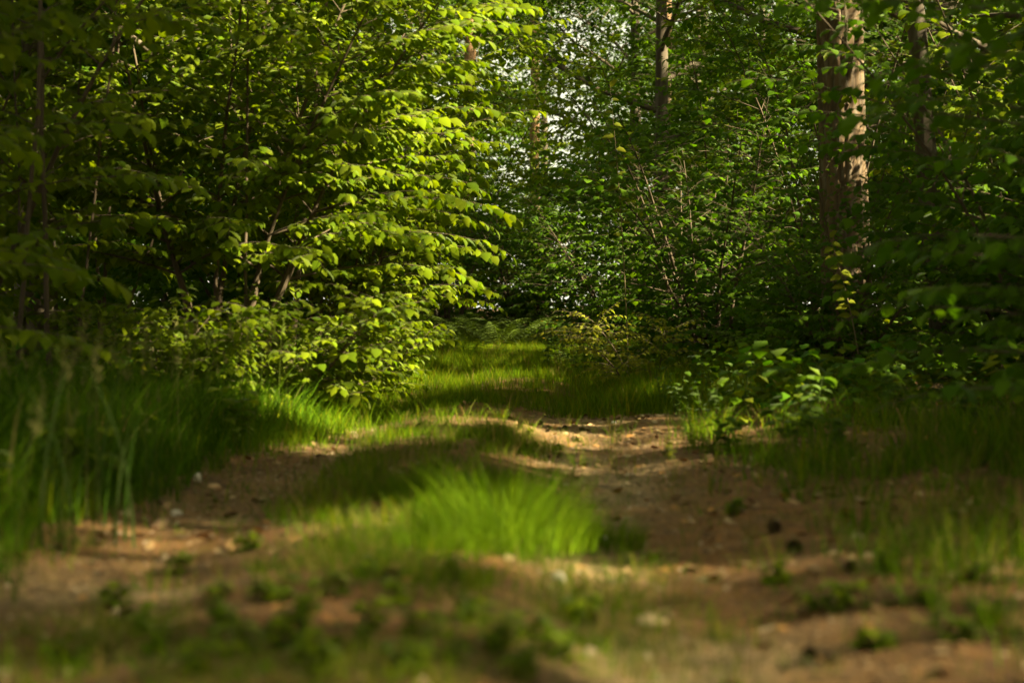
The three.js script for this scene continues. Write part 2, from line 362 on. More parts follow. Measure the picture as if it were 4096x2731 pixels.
plant(rightLean, 'elm_shrub', 'dark shrub leaning its branches towards the track beside the thick pine', 'shrub', at(3.75, -9.6), { own: 240, tone: 'dark', thin: 0.3 });
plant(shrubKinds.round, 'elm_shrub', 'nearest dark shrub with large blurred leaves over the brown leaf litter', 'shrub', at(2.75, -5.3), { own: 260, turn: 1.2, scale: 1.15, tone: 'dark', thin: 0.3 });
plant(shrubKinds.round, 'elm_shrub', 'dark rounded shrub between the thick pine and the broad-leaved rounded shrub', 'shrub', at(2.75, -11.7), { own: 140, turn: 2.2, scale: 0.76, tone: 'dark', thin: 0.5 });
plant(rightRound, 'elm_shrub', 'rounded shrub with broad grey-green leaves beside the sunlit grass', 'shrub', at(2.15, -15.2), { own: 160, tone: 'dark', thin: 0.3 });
plant(shrubKinds.round, 'elm_shrub', 'dense shrub with small leaf sprays standing above the ferns', 'shrub', at(1.7, -21.9), { turn: 3.0, scale: 1.15, gaps: true });
plant(shrubKinds.round, 'elm_shrub', 'shaded shrub closing the end of the track behind the ferns', 'shrub', at(0.2, -25.5), { turn: 0.3, scale: 1.25, gaps: true });
plant(shrubKinds.deep, 'elm_shrub', 'tall shrub right behind the thick pine trunk', 'shrub', at(3.6, -16.2), { turn: 0.9, gaps: true });


// deeper thicket on both sides and behind: each bush a thing of its own
const THICKET = 'thicket bushes';
{
  const r = rng(301), kinds = ['tall', 'deep', 'round'];
  const spots = [];
  for (const [x, z] of [[-5.2, -11.5], [-4.2, -14], [-3.0, -16.5], [-5.8, -16], [-2.4, -19.5], [-4.4, -20], [-7.2, -20], [-2.2, -24], [-4.6, -25.5], [-7.5, -26],
    [4.6, -9.5], [5.2, -13.2], [4.3, -19], [6.2, -17], [2.9, -19.2], [3.1, -24], [5.6, -23], [7.8, -23], [2.2, -29], [5.2, -30], [-1.6, -31], [-4.6, -32], [8.6, -30], [-9, -33], [0.6, -34], [-3, -37], [3.4, -38], [7, -40], [-7, -41], [0, -42], [-1.2, -28.5], [11, -38], [-12, -38], [-10.5, -28], [-8.5, -16], [7.2, -12.5], [9.4, -18], [11, -28], [4.6, -26.5], [-14, -47], [-10, -46], [-5.5, -46.5], [-2, -45], [1.8, -46], [5.5, -46], [9.5, -46.5], [13.5, -46], [-17, -50], [17, -50]]) spots.push([x + r() - 0.5, z + r() - 0.5]);
  plant(shrubKinds.tall, 'thicket_bush', 'tall bush added beside the thin leaning trunk to shade the pine', 'bush', at(5.0, -12.7), { turn: 1.0, scale: 1.12 });  // added bush that keeps the sun off the pine trunk
  spots.forEach(([x, z], i) => {
    const k = kinds[i % 3], behind = z < -27;
    plant(shrubKinds[k], 'thicket_bush', behind ? (x < 0 ? 'far bush beyond the end of the track, behind the hazel side' : 'far bush beyond the end of the track, behind the pine side') : x < 0 ? 'dim leafy bush in the thicket behind the hazel shrubs' : 'dim leafy bush in the thicket behind the thick pine and dark shrubs', 'bush', at(x, z), { turn: r() * 6.28, scale: (k === 'round' ? 1.5 : 1.1) * (0.9 + 0.35 * r()) * (z < -43 ? 1.3 : 1), far: true, gaps: true, group: behind ? (x < 0 ? 'bushes beyond the track end, hazel side' : 'bushes beyond the track end, pine side') : x < 0 ? THICKET + ' on the hazel side' : THICKET + ' on the pine side' });
  });
}

// ---------------------------------------------------------------- trees
function barkTrunk(o) {            // trunk with plated, furrowed bark; colour by patches of plate and furrow
  const b = new Buf(), sides = o.sides ?? 40, rows = o.rows ?? 120, r0 = o.r0, r1 = o.r1, r = rng(o.seed);
  for (let j = 0; j <= rows; j++) {
    const t = j / rows, y = t * o.h - 0.15, rad = lerp(r0, r1, t) * (1 + 0.55 * Math.exp(-Math.max(0, y) / 0.28) * (o.flare ?? 0.5));
    const cx = (o.bend?.(y) ?? V(0, 0, 0)).x, cz = (o.bend?.(y) ?? V(0, 0, 0)).z;
    for (let i = 0; i < sides; i++) {
      const a = i / sides * Math.PI * 2, ua = Math.cos(a) * 3.2, va = Math.sin(a) * 3.2;
      const f = 1 - Math.abs(2 * fbm(ua * 1.4 + va * 0.3, va * 1.4 + y * (o.stretch ?? 3.2), o.seed, 3) - 1), furrow = smooth(f, 0.78, 0.97), fine = fbm(ua * 4 + 2, va * 4 + y * 7, o.seed + 5, 3);
      const d = rad * (1 - 0.10 * furrow * (o.rough ?? 1) + 0.05 * (fine - 0.5));
      const upper = smooth(y, o.redFrom ?? 99, (o.redFrom ?? 99) + 3), base = mix3(o.plate ?? [0.140, 0.086, 0.045], [0.27, 0.145, 0.070], upper), c = mix3(mix3(base, [0.20, 0.165, 0.13], fine > 0.58 ? 0.5 * (1 - upper) : 0), o.furrow ?? [0.055, 0.034, 0.022], furrow * 0.85);
      b.vert(cx + Math.cos(a) * d, y, cz + Math.sin(a) * d, Math.cos(a), 0, Math.sin(a), ...c);
    }
  }
  for (let j = 0; j < rows; j++) for (let i = 0; i < sides; i++) { const p = j * sides + i, q = j * sides + (i + 1) % sides; b.i.push(p, p + sides, q, q, p + sides, q + sides); }
  const g = b.geo(); g.deleteAttribute('normal'); g.computeVertexNormals();
  return g;
}
// a broadleaved crown: limbs off the trunk, sprays of leaves round their ends. clear(p) says where a gap in the canopy is
function growTree(o) {
  const r = rng(o.seed), limbs = [], twigs = new Buf(), leaves = [], bark = o.bark ?? [0.090, 0.066, 0.044], up = V(0, 1, 0);
  const spray = (p, d, n, rad) => {
    for (let k = 0; k < n; k++) {
      const q = V(r() - 0.5, (r() - 0.5) * 0.45, r() - 0.5).multiplyScalar(rad * 2).addScaledVector(d, rad * 0.6).add(p);
      const ld = V(r() - 0.5, -0.15 - 0.4 * r(), r() - 0.5).addScaledVector(d, 0.5).normalize();
      leaves.push(orient({ p: q, d: ld, size: (o.leaf ?? 0.1) * (0.65 + 0.6 * r()), w: 0.9 + 0.35 * r(), curl: 0.4 + r(), c: toneOf(o.tone ?? 'oak', r) }, V((r() - 0.5) * 1.1, 1, (r() - 0.5) * 1.1)));
    }
  };
  const grow = (p0, dir, len, rad, level, buf) => {
    const n = level === 1 ? 8 : 6, pts = [], rr = [], d = dir.clone().normalize(), p = p0.clone();
    for (let k = 0; k <= n; k++) {
      const t = k / n; pts.push(p.clone()); rr.push(lerp(rad, rad * 0.25, t));
      if (k > 1 && level < 3) {
        for (let q = 0; q < (level === 1 ? 2 : 1); q++) {
          const s = V(0, 0, 0).crossVectors(d, up).normalize(), sg = (k + q) % 2 ? 1 : -1, cd = d.clone().multiplyScalar(0.6).addScaledVector(s, sg * (0.5 + 0.6 * r())); cd.y += (r() - 0.4) * 0.6;
          grow(p, cd, len * (0.5 - 0.2 * t) * (0.7 + 0.6 * r()), rr[k] * 0.5, level + 1, twigs);
        }
      }
      if (level === 3 && k > 0) spray(p, d, o.perSpray ?? 3, 0.16);
      p.addScaledVector(d, len / n); d.x += (r() - 0.5) * 0.35; d.z += (r() - 0.5) * 0.35; d.y += (r() - 0.45) * 0.2; d.normalize();
    }
    spray(p, d, (o.perSpray ?? 3) + 2, 0.2);
    tube(buf, pts, rr, level === 1 ? 6 : 3, bark);
  };
  for (let k = 0; k < o.limbs; k++) {
    const t = k / (o.limbs - 1), y = lerp(o.from, o.h * 0.96, t), a = k * 2.4 + r(), len = o.reach * (Math.sin(Math.PI * (0.18 + 0.74 * t)) * 0.9 + 0.15) * (0.8 + 0.4 * r()), buf = new Buf(), b = o.bend?.(y) ?? V(0, 0, 0);
    grow(V(b.x, y, b.z), V(Math.cos(a), 0.25 + 0.6 * t, Math.sin(a)), len, lerp(o.r0 * 0.35, 0.02, t), 1, buf);
    limbs.push(buf);
  }
  return { limbs, twigs, leaves };
}
const oakSpec = { seed: 801, h: 13, from: 3.2, limbs: 16, reach: 4.2, r0: 0.2, leaf: 0.115, perSpray: 3 };
const lowOakSpec = { seed: 811, h: 11, from: 1.6, limbs: 18, reach: 3.8, r0: 0.17, leaf: 0.11, perSpray: 3 };
const trees = { oak: growTree(oakSpec), lowOak: growTree(lowOakSpec) };
trees.oak.trunk = barkTrunk({ seed: 5, h: 13, r0: 0.2, r1: 0.04, sides: 20, rows: 50, plate: [0.10, 0.075, 0.052] });
trees.lowOak.trunk = barkTrunk({ seed: 6, h: 11, r0: 0.17, r1: 0.035, sides: 20, rows: 50, plate: [0.10, 0.075, 0.052] });

function plantTree(kind, label, pos, o = {}) {
  const k = trees[kind], t = thing(o.name ?? 'oak_tree', label, 'tree', pos, o.group);
  t.rotation.y = o.turn ?? 0; t.scale.setScalar(o.scale ?? 1); t.updateMatrixWorld(true);
  part('trunk', k.trunk, barkMat, t);
  for (const l of k.limbs) part('limb', l.g ??= l.geo(), barkMat, t);
  if (!o.far) part('twigs', k.twigs.g ??= k.twigs.geo(), barkMat, t, 'stuff');
  const q = V(0, 0, 0);
  if (o.gaps) { const b = new Buf(); for (const L of k.leaves) { q.copy(L.p).applyMatrix4(t.matrixWorld); if (!inLightCut(q)) leaf(b, L, true); } part('crown', b.geo(), leafMat, t, 'stuff'); }
  else { if (!k.cg) { const b = new Buf(); for (const L of k.leaves) leaf(b, L, true); k.cg = b.geo(); } part('crown', k.cg, leafMat, t, 'stuff'); }
  return t;
}
// trees whose crowns close the view at the end of the track
plantTree('lowOak', 'broad dark green tree spreading its boughs across the end of the track', at(2.9, -33.5), { turn: 0.5, scale: 1.15, gaps: true });
plantTree('oak', 'leafy tree with twin dark trunk under the sky holes', at(3.1, -29.5), { turn: 2.0, gaps: true });
plantTree('lowOak', 'leafy tree standing just behind the rough pine at the far end', at(-2.6, -40.5), { turn: 3.0, scale: 1.1 });
const BACK = 'trees deep in the wood behind the bushes';
[[-7.5, -37, 'lowOak'], [-11, -31, 'lowOak'], [-5.6, -29, 'oak'], [6.5, -37, 'lowOak'], [10.5, -34, 'lowOak'], [8.2, -27, 'oak'], [11.5, -25, 'lowOak'], [-9.5, -24, 'lowOak'], [-6.4, -19, 'oak'], [6.0, -46, 'oak'], [-3.6, -50, 'oak'], [-14, -42, 'lowOak'], [15, -42, 'lowOak']].forEach(([x, z, k], i) =>
  plantTree(k, 'leafy tree deep in the wood behind the bushes', at(x, z), { turn: i * 1.7, scale: 1 + 0.12 * (i % 3), group: BACK, gaps: true }));
[[-22, -52], [-16, -58], [-11, -50], [-7, -60], [1.2, -53], [7, -52], [10.5, -60], [15, -54], [21, -58], [-26, -66], [26, -68], [-9, -76], [9, -74], [-18, -74], [18, -76]].forEach(([x, z], i) =>
  plantTree(i % 2 ? 'oak' : 'lowOak', 'hazy far tree at the back of the wood', at(x, z), { turn: i * 1.1, scale: 1.25 + 0.15 * (i % 4), far: true, group: 'far trees at the back of the wood' }));
// the roof of leaves over the near track: trees outside the frame whose crowns shade it
const ROOF = 'trees beside the frame that shade the track';
[[6.0, -12.0, 'lowOak', 0.95], [7.4, -18.2, 'lowOak', 1.0], [-6.4, -11.2, 'lowOak', 0.9], [-6.8, -15.4, 'lowOak', 1.0], [7.6, -6.0, 'oak', 1.0], [8.6, -10.8, 'oak', 1.05], [9.5, -15.5, 'lowOak', 1.1], [5.4, -2.4, 'oak', 0.95], [10.4, -20.5, 'oak', 1.15], [12.5, -12.5, 'oak', 1.3], [4.6, 3.2, 'oak', 1.1], [-5.2, 1.5, 'oak', 1.1], [-6.6, -4.6, 'oak', 1.05], [-8.4, -12, 'oak', 1.1], [10, -1.0, 'oak', 1.2], [13, -18, 'oak', 1.35], [14, -6.5, 'oak', 1.35]].forEach(([x, z, k, s], i) =>
  plantTree(k, 'tall leafy tree whose crown shades the track', at(x, z), { turn: i * 2.3 + 0.4, scale: s, gaps: true, far: true, group: ROOF }));

[[-2.5, 9, 'lowOak', 1.1], [3.5, 10.5, 'lowOak', 1.15], [-8.5, 6.5, 'lowOak', 1.2], [9, 6.5, 'lowOak', 1.2], [0.5, 15, 'lowOak', 1.3], [-7, 13, 'lowOak', 1.3], [8, 14, 'lowOak', 1.3], [-10.5, -1.5, 'lowOak', 1.2], [-12.5, -8, 'lowOak', 1.2], [-13, -17, 'lowOak', 1.25], [14.5, 1, 'lowOak', 1.25], [-4.4, -13.2, 'oak', 0.9], [6.3, -15.6, 'oak', 0.95], [-3.9, -21.5, 'oak', 1.0], [5.2, -21.6, 'oak', 1.0], [-5.4, -8.2, 'oak', 0.9], [6.4, -9.6, 'oak', 0.85], [5.6, -7.0, 'oak', 0.86], [7.0, -3.6, 'oak', 0.95], [6.6, 1.2, 'lowOak', 0.95], [9.4, 2.6, 'oak', 1.1], [5.7, -0.4, 'oak', 0.9], [8.4, -1.8, 'lowOak', 1.0], [5.2, -4.6, 'oak', 0.82]].forEach(([x, z, k, s], i) =>
  plantTree(k, 'broad leafy tree added round the near track to block light', at(x, z), { turn: i * 1.9 + 0.2, scale: s, gaps: x > -9 && z < 10, far: true, group: 'trees added round the near track to block light' }));  // added trees, mostly unseen, that block sun and side light
// pines
function pine(label, pos, o) {
  const t = thing('pine_tree', label, 'tree', pos);
  part('trunk', barkTrunk({ seed: o.seed, h: o.h, r0: o.r, r1: o.r * 0.45, sides: o.sides ?? 28, rows: o.rows ?? 110, redFrom: o.redFrom ?? 6, bend: o.bend, rough: 1.2 }), barkMat, t);
  const r = rng(o.seed), tw = new Buf(), nd = new Buf();
  for (let k = 0; k < 14; k++) {
    const y = lerp(o.h * 0.62, o.h * 0.99, k / 13), a = k * 2.4, pts = [], d = V(Math.cos(a), 0.25, Math.sin(a)).normalize(), b = o.bend?.(y) ?? V(0, 0, 0), p = V(b.x, y, b.z);
    for (let q = 0; q < 7; q++) {
      pts.push(p.clone());
      if (q > 1) for (let c = 0; c < 3; c++) {
        const cc = p.clone().add(V((r() - 0.5) * 0.9, (r() - 0.2) * 0.5, (r() - 0.5) * 0.9));
        for (let e = 0; e < 34; e++) {
          const nv = V(r() - 0.5, r() - 0.3, r() - 0.5).normalize(), s = V(0, 0, 0).crossVectors(nv, V(0.3, 1, 0.2)).normalize(), col = mix3([0.05, 0.075, 0.02], [0.11, 0.12, 0.03], r());
          const i0 = nd.vert(cc.x + s.x * 0.006, cc.y + s.y * 0.006, cc.z + s.z * 0.006, 0, 1, 0, ...col); nd.vert(cc.x - s.x * 0.006, cc.y - s.y * 0.006, cc.z - s.z * 0.006, 0, 1, 0, ...col); nd.vert(cc.x + nv.x * 0.2, cc.y + nv.y * 0.2, cc.z + nv.z * 0.2, 0, 1, 0, ...col);
          nd.i.push(i0, i0 + 1, i0 + 2);
        }
      }
      p.addScaledVector(d, 0.4); d.x += (r() - 0.5) * 0.4; d.z += (r() - 0.5) * 0.4; d.normalize();
    }
    tube(tw, pts, pts.map((_, q) => lerp(0.04, 0.01, q / 6)), 4, [0.25, 0.13, 0.06]);
  }
  part('branches', tw.geo(), barkMat, t, 'stuff'); part('needles', nd.geo(), leafMat, t, 'stuff');
  return t;
}
pine('thick pine trunk with rough reddish bark standing behind the dark leaves', at(3.27, -13.8), { seed: 901, h: 19, r: 0.245, sides: 72, rows: 420, redFrom: 9, bend: (y) => V(-0.03 * y, 0, 0) });
pine('slender pine lit from the side at the far end of the track', at(-1.25, -38.5), { seed: 902, h: 20, r: 0.2, redFrom: 4, bend: (y) => V(0.016 * y, 0, 0) });
pine('reddish pine behind the crown of the broad dark green tree', at(0.75, -47), { seed: 903, h: 20, r: 0.2, redFrom: 3 });
pine('grey-brown pine beside the leafy tree with twin dark trunk', at(4.0, -37), { seed: 904, h: 19, r: 0.2, redFrom: 6 });
{
  const bend = (y) => V(-0.10 * y - 0.02 * Math.sin(y * 1.4), 0, 0);
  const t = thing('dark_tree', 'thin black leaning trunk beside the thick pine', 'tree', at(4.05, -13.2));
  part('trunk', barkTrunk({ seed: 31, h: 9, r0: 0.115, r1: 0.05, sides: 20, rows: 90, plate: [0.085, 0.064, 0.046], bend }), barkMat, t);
  const g = growTree({ seed: 33, h: 9.5, from: 3.6, limbs: 12, reach: 2.6, r0: 0.1, leaf: 0.1, perSpray: 3, bend });
  for (const l of g.limbs) part('limb', l.geo(), barkMat, t);
  part('twigs', g.twigs.geo(), barkMat, t, 'stuff');
  const b = new Buf(), q = V(0, 0, 0); for (const L of g.leaves) { q.copy(L.p).add(t.position); if (!inLightCut(q)) leaf(b, L, true); } part('crown', b.geo(), leafMat, t, 'stuff');
}
// slim bare stems among the dark shrubs, and a dead pole caught in the branches
[[45, 8.2, 0.016, 0.05], [110, 9.4, 0.011, -0.03], [205, 8.6, 0.019, -0.02], [255, 9.8, 0.012, 0.12], [960, 10.4, 0.014, 0.02], [1150, 12.6, 0.030, 0.10]].forEach(([u, d, rad, lean], i) => {
  const x = (u - 2048) * d / F, labels = ['slim dark stem nearest the edge of the photo', 'hair-thin stem between two slim dark stems', 'slim dark stem with a branch slanting across it', 'thin brown stem leaning behind the slanting branch', 'thin upright stem rising beside the low sunlit bush', 'pale brown sapling trunk rising behind the low sunlit bush'];
  const t = thing('sapling', labels[i], 'sapling', at(x, -d)), r = rng(950 + i), b = new Buf(), tw = new Buf(), lv = new Buf(), pts = [], p = V(0, -0.1, 0);
  for (let k = 0; k <= 16; k++) { pts.push(p.clone()); p.add(V(lean * 0.3 + (r() - 0.5) * 0.03, 0.3, (r() - 0.5) * 0.03)); }
  tube(b, pts, pts.map((_, k) => lerp(rad, rad * 0.35, k / 16)), 7, [0.095, 0.066, 0.042]); part('stem', b.geo(), barkMat, t);
  for (let k = 4; k < 16; k += 1) {
    const a = r() * 6.28, q = pts[k].clone(), d = V(Math.cos(a), 0.5, Math.sin(a)).normalize(), bp = [];
    for (let e = 0; e < 6; e++) { bp.push(q.clone()); for (let c = 0; c < 3; c++) { const ld = V(r() - 0.5, -0.3, r() - 0.5).normalize(); if (e) leaf(lv, orient({ p: q.clone(), d: ld, size: 0.05 + 0.05 * r(), w: 1, curl: 1, c: toneOf('hazel', r) }, V((r() - 0.5) * 0.6, 1, (r() - 0.5) * 0.6)), false); } q.addScaledVector(d, 0.1); d.y -= 0.06; }
    tube(tw, bp, bp.map((_, e) => lerp(rad * 0.3, 0.001, e / 5)), 4, [0.085, 0.060, 0.038]);
  }
  if (i === 2) { const bp = [pts[9].clone(), pts[9].clone().add(V(0.18, 0.16, 0.05)), pts[9].clone().add(V(0.42, 0.4, 0.1)), pts[9].clone().add(V(0.72, 0.62, 0.1))].map(q => q.add(V(0, -0.55, 0))); bp[0].copy(pts[7]); tube(tw, bp, [0.010, 0.009, 0.007, 0.004], 6, [0.085, 0.060, 0.038]); }
  part('twigs', tw.geo(), barkMat, t, 'stuff'); part('crown', lv.geo(), leafMat, t, 'stuff');
});
{
  const b = new Buf(), d = 11.5, A = V((395 - 2048) * d / F, 0.65 + (HORIZON - 70) * d / F, -d), B = V((545 - 2048) * d / F, 0.65 + (HORIZON - 165) * d / F, -d - 0.2), dir = B.clone().sub(A);
  const pts = []; for (let k = 0; k <= 14; k++) pts.push(A.clone().addScaledVector(dir, -2.2 + k * 0.52).add(V(0, -0.02 * Math.sin(k), 0)));
  
  tube(b, pts, pts.map((_, k) => 0.032 - 0.0006 * k), 8, [0.16, 0.12, 0.085]);
  const o = part('dead_pole', b.geo(), barkMat, scene); tag(o, 'grey dead pole slanting through the upper leaves', 'dead branch');
}

// ---------------------------------------------------------------- grass
function bladeTuft(seed, n, h, spread, wide, lean = 0.5, dome = false) {
  const b = new Buf(), r = rng(seed);
  for (let k = 0; k < n; k++) {
    const a = r() * 6.283, rr = spread * Math.sqrt(r()), x = Math.cos(a) * rr, z = Math.sin(a) * rr, H = h * (0.55 + 0.6 * r()) * (dome ? 1.1 - 0.62 * (rr / spread) ** 2 : 1), w = wide * (0.7 + 0.6 * r()), f = r() * 6.283, bend = lean * H * (0.2 + 0.9 * r()), dx = Math.cos(a + (r() - 0.5) * 1.6), dz = Math.sin(a + (r() - 0.5) * 1.6), sx = Math.cos(f), sz = Math.sin(f), m = 0.6 + 0.8 * r(), straw = r() < 0.1, cr = straw ? m * 2.0 : m, cg = straw ? m * 1.2 : m, cb = straw ? m * 2.2 : m;
    const seg = 4, i0 = b.count;
    for (let s = 0; s <= seg; s++) {
      const t = s / seg, ww = w * (1 - t ** 1.8), px = x + dx * bend * t * t, pz = z + dz * bend * t * t, py = H * (t - 0.18 * t * t * lean);
      const nx = -sz, nz = sx;
      if (s < seg) { b.vert(px - sx * ww / 2, py, pz - sz * ww / 2, nx, 0.35, nz, cr, cg, cb); b.vert(px + sx * ww / 2, py, pz + sz * ww / 2, nx, 0.35, nz, cr, cg, cb); } else b.vert(px, py, pz, nx, 0.35, nz, cr, cg, cb);
    }
    for (let s = 0; s < seg - 1; s++) { const q = i0 + s * 2; b.i.push(q, q + 1, q + 2, q + 1, q + 3, q + 2); }
    b.i.push(i0 + seg * 2 - 2, i0 + seg * 2 - 1, i0 + seg * 2);
  }
  return b.geo();
}
function field(name, label, geos, mat, spots, colors, group) {   // many copies that nobody could count
  geos.forEach((g, v) => {
    const mine = spots.filter((_, k) => k % geos.length === v), im = new THREE.InstancedMesh(g, mat, mine.length), m = new THREE.Matrix4(), q = new THREE.Quaternion(), e = new THREE.Euler(), c = new THREE.Color();
    mine.forEach((s, k) => { e.set(s.tx ?? 0, s.a, s.tz ?? 0); q.setFromEuler(e); m.compose(V(s.x, s.y, s.z), q, V(s.s, s.s * (s.sy ?? 1), s.s)); im.setMatrixAt(k, m); im.setColorAt(k, c.setRGB(...s.c)); });
    im.name = numbered(name); scene.add(im); tag(im, label, colors, group, 'stuff');
  });
}
function scatter(seed, n, x0, x1, z0, z1, keep, make) {
  const r = rng(seed), out = [];
  for (let k = 0; k < n; k++) {
    const z = lerp(z0, z1, r()), x = lerp(x0, x1, r()), w = keep(x, z, r);
    if (r() < w) out.push({ x, z, y: height(x, z) - 0.008, a: r() * 6.283, ...make(x, z, r, w) });
  }
  return out;
}
const GR = { deep: [[0.045, 0.115, 0.001], [0.110, 0.195, 0.002]], fresh: [[0.075, 0.165, 0.001], [0.165, 0.240, 0.003]], dry: [[0.16, 0.15, 0.03], [0.25, 0.22, 0.06]] };
const gtone = (k, r) => mix3(GR[k][0], GR[k][1], r());
const tallTufts = [bladeTuft(1, 7, 0.42, 0.05, 0.0075, 0.55), bladeTuft(2, 7, 0.36, 0.06, 0.0095, 0.75)];
const shortTufts = [bladeTuft(3, 10, 0.10, 0.045, 0.004, 0.9), bladeTuft(4, 8, 0.14, 0.04, 0.0028, 0.6)];
field('verge_grass', 'tall shaded grass along the verge in front of the dark shrubs', tallTufts, grassMat,
  scatter(401, 12000, -4.2, -0.95, -2.2, -9.6, (x, z) => { const e = -1.27 + 0.25 * (fbm(z * 1.4, 3, 7) - 0.5) + 0.35 * smooth(-z, 7, 9); return smooth(e - x, 0, 0.22) * (0.5 + 0.5 * fbm(x * 2, z * 2, 12)); },
    (x, z, r) => { const e = -1.27 + 0.35 * smooth(-z, 7, 9), h = 0.4 + 0.65 * smooth(e - x, 0.0, 0.55); return { s: h * (0.65 + 0.55 * r() + (r() < 0.06 ? 0.45 : 0)) * lerp(1, 0.7, smooth(-z, 7, 9.5)), c: r() < 0.05 ? gtone('dry', r) : gtone('deep', r) }; }), 'grass');
field('track_grass', 'short grass growing along the middle of the track between the ruts', shortTufts, grassMat,
  scatter(403, 13500, -1.4, 0.9, -1.6, -9.2, (x, z) => { const k = Math.abs(x - trackX(z) - 0.02), p = fbm(x * 2.4, z * 1.7, 33); const wide = 0.30 * (1 - smooth(-z, 2.6, 5)); return (1 - smooth(k, 0.28 + wide, 0.62 + wide)) * smooth(p, 0.33, 0.58) * (1 - 0.85 * smooth(-z, 7.6, 8.3)) + 0.05 + 0.12 * wide; },
    (x, z, r) => ({ s: (0.5 + 0.6 * r()) * lerp(0.7, 1, smooth(-z, 2.6, 4.6)), c: r() < 0.22 ? gtone('dry', r) : gtone(r() < 0.3 ? 'deep' : 'fresh', r) })), 'grass');
field('meadow_grass', 'soft grass covering the track beyond the bare sandy band', [bladeTuft(5, 12, 0.2, 0.05, 0.004, 0.6), bladeTuft(6, 12, 0.16, 0.05, 0.004, 0.8)], grassMat,
  scatter(405, 16000, -2.0, 2.6, -9.7, -25, (x, z) => { const k = x - trackX(z), left = 1 - smooth(Math.abs(k + RUT), 0.1, 0.3); return (0.45 + 0.55 * smooth(fbm(x * 1.5, z * 1.5, 44), 0.3, 0.5)) * (1 - 0.93 * left * (1 - smooth(-z, 11.6, 12.6))) * smooth(-z + 0.4 * fbm(x * 2, 5, 6), 9.9, 10.4); },
    (x, z, r) => ({ s: (0.55 + 0.7 * r()) * (0.8 + 0.5 * smooth(Math.abs(x - trackX(z)), 0.3, 1.1)), c: r() < 0.05 ? gtone('dry', r) : gtone('fresh', r) })), 'grass');
field('bank_grass', 'sparse thin grass among brown leaves under the dark shrubs', shortTufts, grassMat,
  scatter(407, 11000, 0.75, 4.2, -1.8, -10.5, (x, z) => { const p = fbm(x * 1.9, z * 1.9, 55); return smooth(x, 0.8, 1.25) * (0.12 + 0.88 * smooth(p, 0.42, 0.64)) * 0.8; },
    (x, z, r) => ({ s: 0.7 + 1.1 * r(), c: r() < 0.1 ? gtone('dry', r) : gtone(r() < 0.5 ? 'deep' : 'fresh', r) })), 'grass');
field('edge_grass', 'pale thin grass fringing the sunlit sand below the low bushes', shortTufts, grassMat,
  scatter(409, 1600, -2.0, -0.5, -7.2, -11.2, (x, z) => { const e = -0.95 + 0.18 * (-z - 8); return smooth(e - x, -0.1, 0.3) * 0.8; }, (x, z, r) => ({ s: 0.8 + 0.9 * r(), c: gtone('fresh', r) })), 'grass');

{
  // flowering stalks and broad weeds standing in the verge
  const b = new Buf(), r = rng(640), c = [1, 1, 1];
  tube(b, [V(0, 0, 0), V(0.01, 0.25, 0), V(0.03, 0.48, 0.01), V(0.06, 0.62, 0.02)], [0.0016, 0.0014, 0.001, 0.0006], 3, c);
  for (let k = 0; k < 26; k++) { const t = k / 26, p = V(0.035 + 0.03 * t, 0.49 + 0.14 * t, 0.012 + 0.008 * t), a = r() * 6.28, L = 0.03 * (1.1 - t); leaf(b, orient({ p, d: V(Math.cos(a), 0.9, Math.sin(a)).normalize(), size: L, w: 0.4, curl: 0.5, c }, V(Math.sin(a), 0.2, -Math.cos(a))), true); }
  field('seed_grass', 'thin flowering grass stalks standing above the verge', [b.geo()], grassMat, scatter(643, 420, -3.6, -1.2, -3.2, -9.6, () => 0.5, (x, z, r) => ({ s: 0.7 + 0.5 * r(), tx: (r() - 0.5) * 0.3, tz: (r() - 0.5) * 0.3, c: r() < 0.5 ? [0.20, 0.19, 0.06] : [0.12, 0.16, 0.02] })), 'grass');
}
function grassClump(name, label, pos, n, h, spread, wide, tone, seed, lean = 0.5) {
  const b = bladeTuft(seed, n, h, spread, wide, lean, true), r = rng(seed), c = b.attributes.color;
  for (let i = 0; i < c.count; i += 9) { const g = gtone(tone, r); for (let k = i; k < Math.min(c.count, i + 9); k++) c.setXYZ(k, g[0], g[1], g[2]); }
  const o = part(numbered(name), b, grassMat, scene); o.position.copy(pos); o.position.y -= 0.01;
  return tag(o, label, 'grass tuft');
}
grassClump('grass_tuft', 'big soft green grass tuft in the middle of the track', at(-0.02, -4.15), 1500, 0.27, 0.27, 0.0028, 'fresh', 611, 0.7);
grassClump('grass_tuft', 'lower ragged tuft merging into the near side of the big soft tuft', at(-0.24, -3.85), 420, 0.15, 0.2, 0.003, 'fresh', 615, 0.9);
grassClump('grass_tuft', 'paler feathery grass tuft just behind the big soft tuft', at(-0.22, -4.9), 700, 0.24, 0.22, 0.0024, 'fresh', 612, 0.6);
grassClump('grass_tuft', 'small green tuft leaning beside the big soft tuft', at(0.31, -4.45), 380, 0.15, 0.11, 0.0028, 'fresh', 613, 0.8);
grassClump('grass_tuft', 'thin dark tuft on the near edge of the sandy band', at(-0.1, -7.6), 260, 0.17, 0.12, 0.003, 'deep', 614, 0.5);
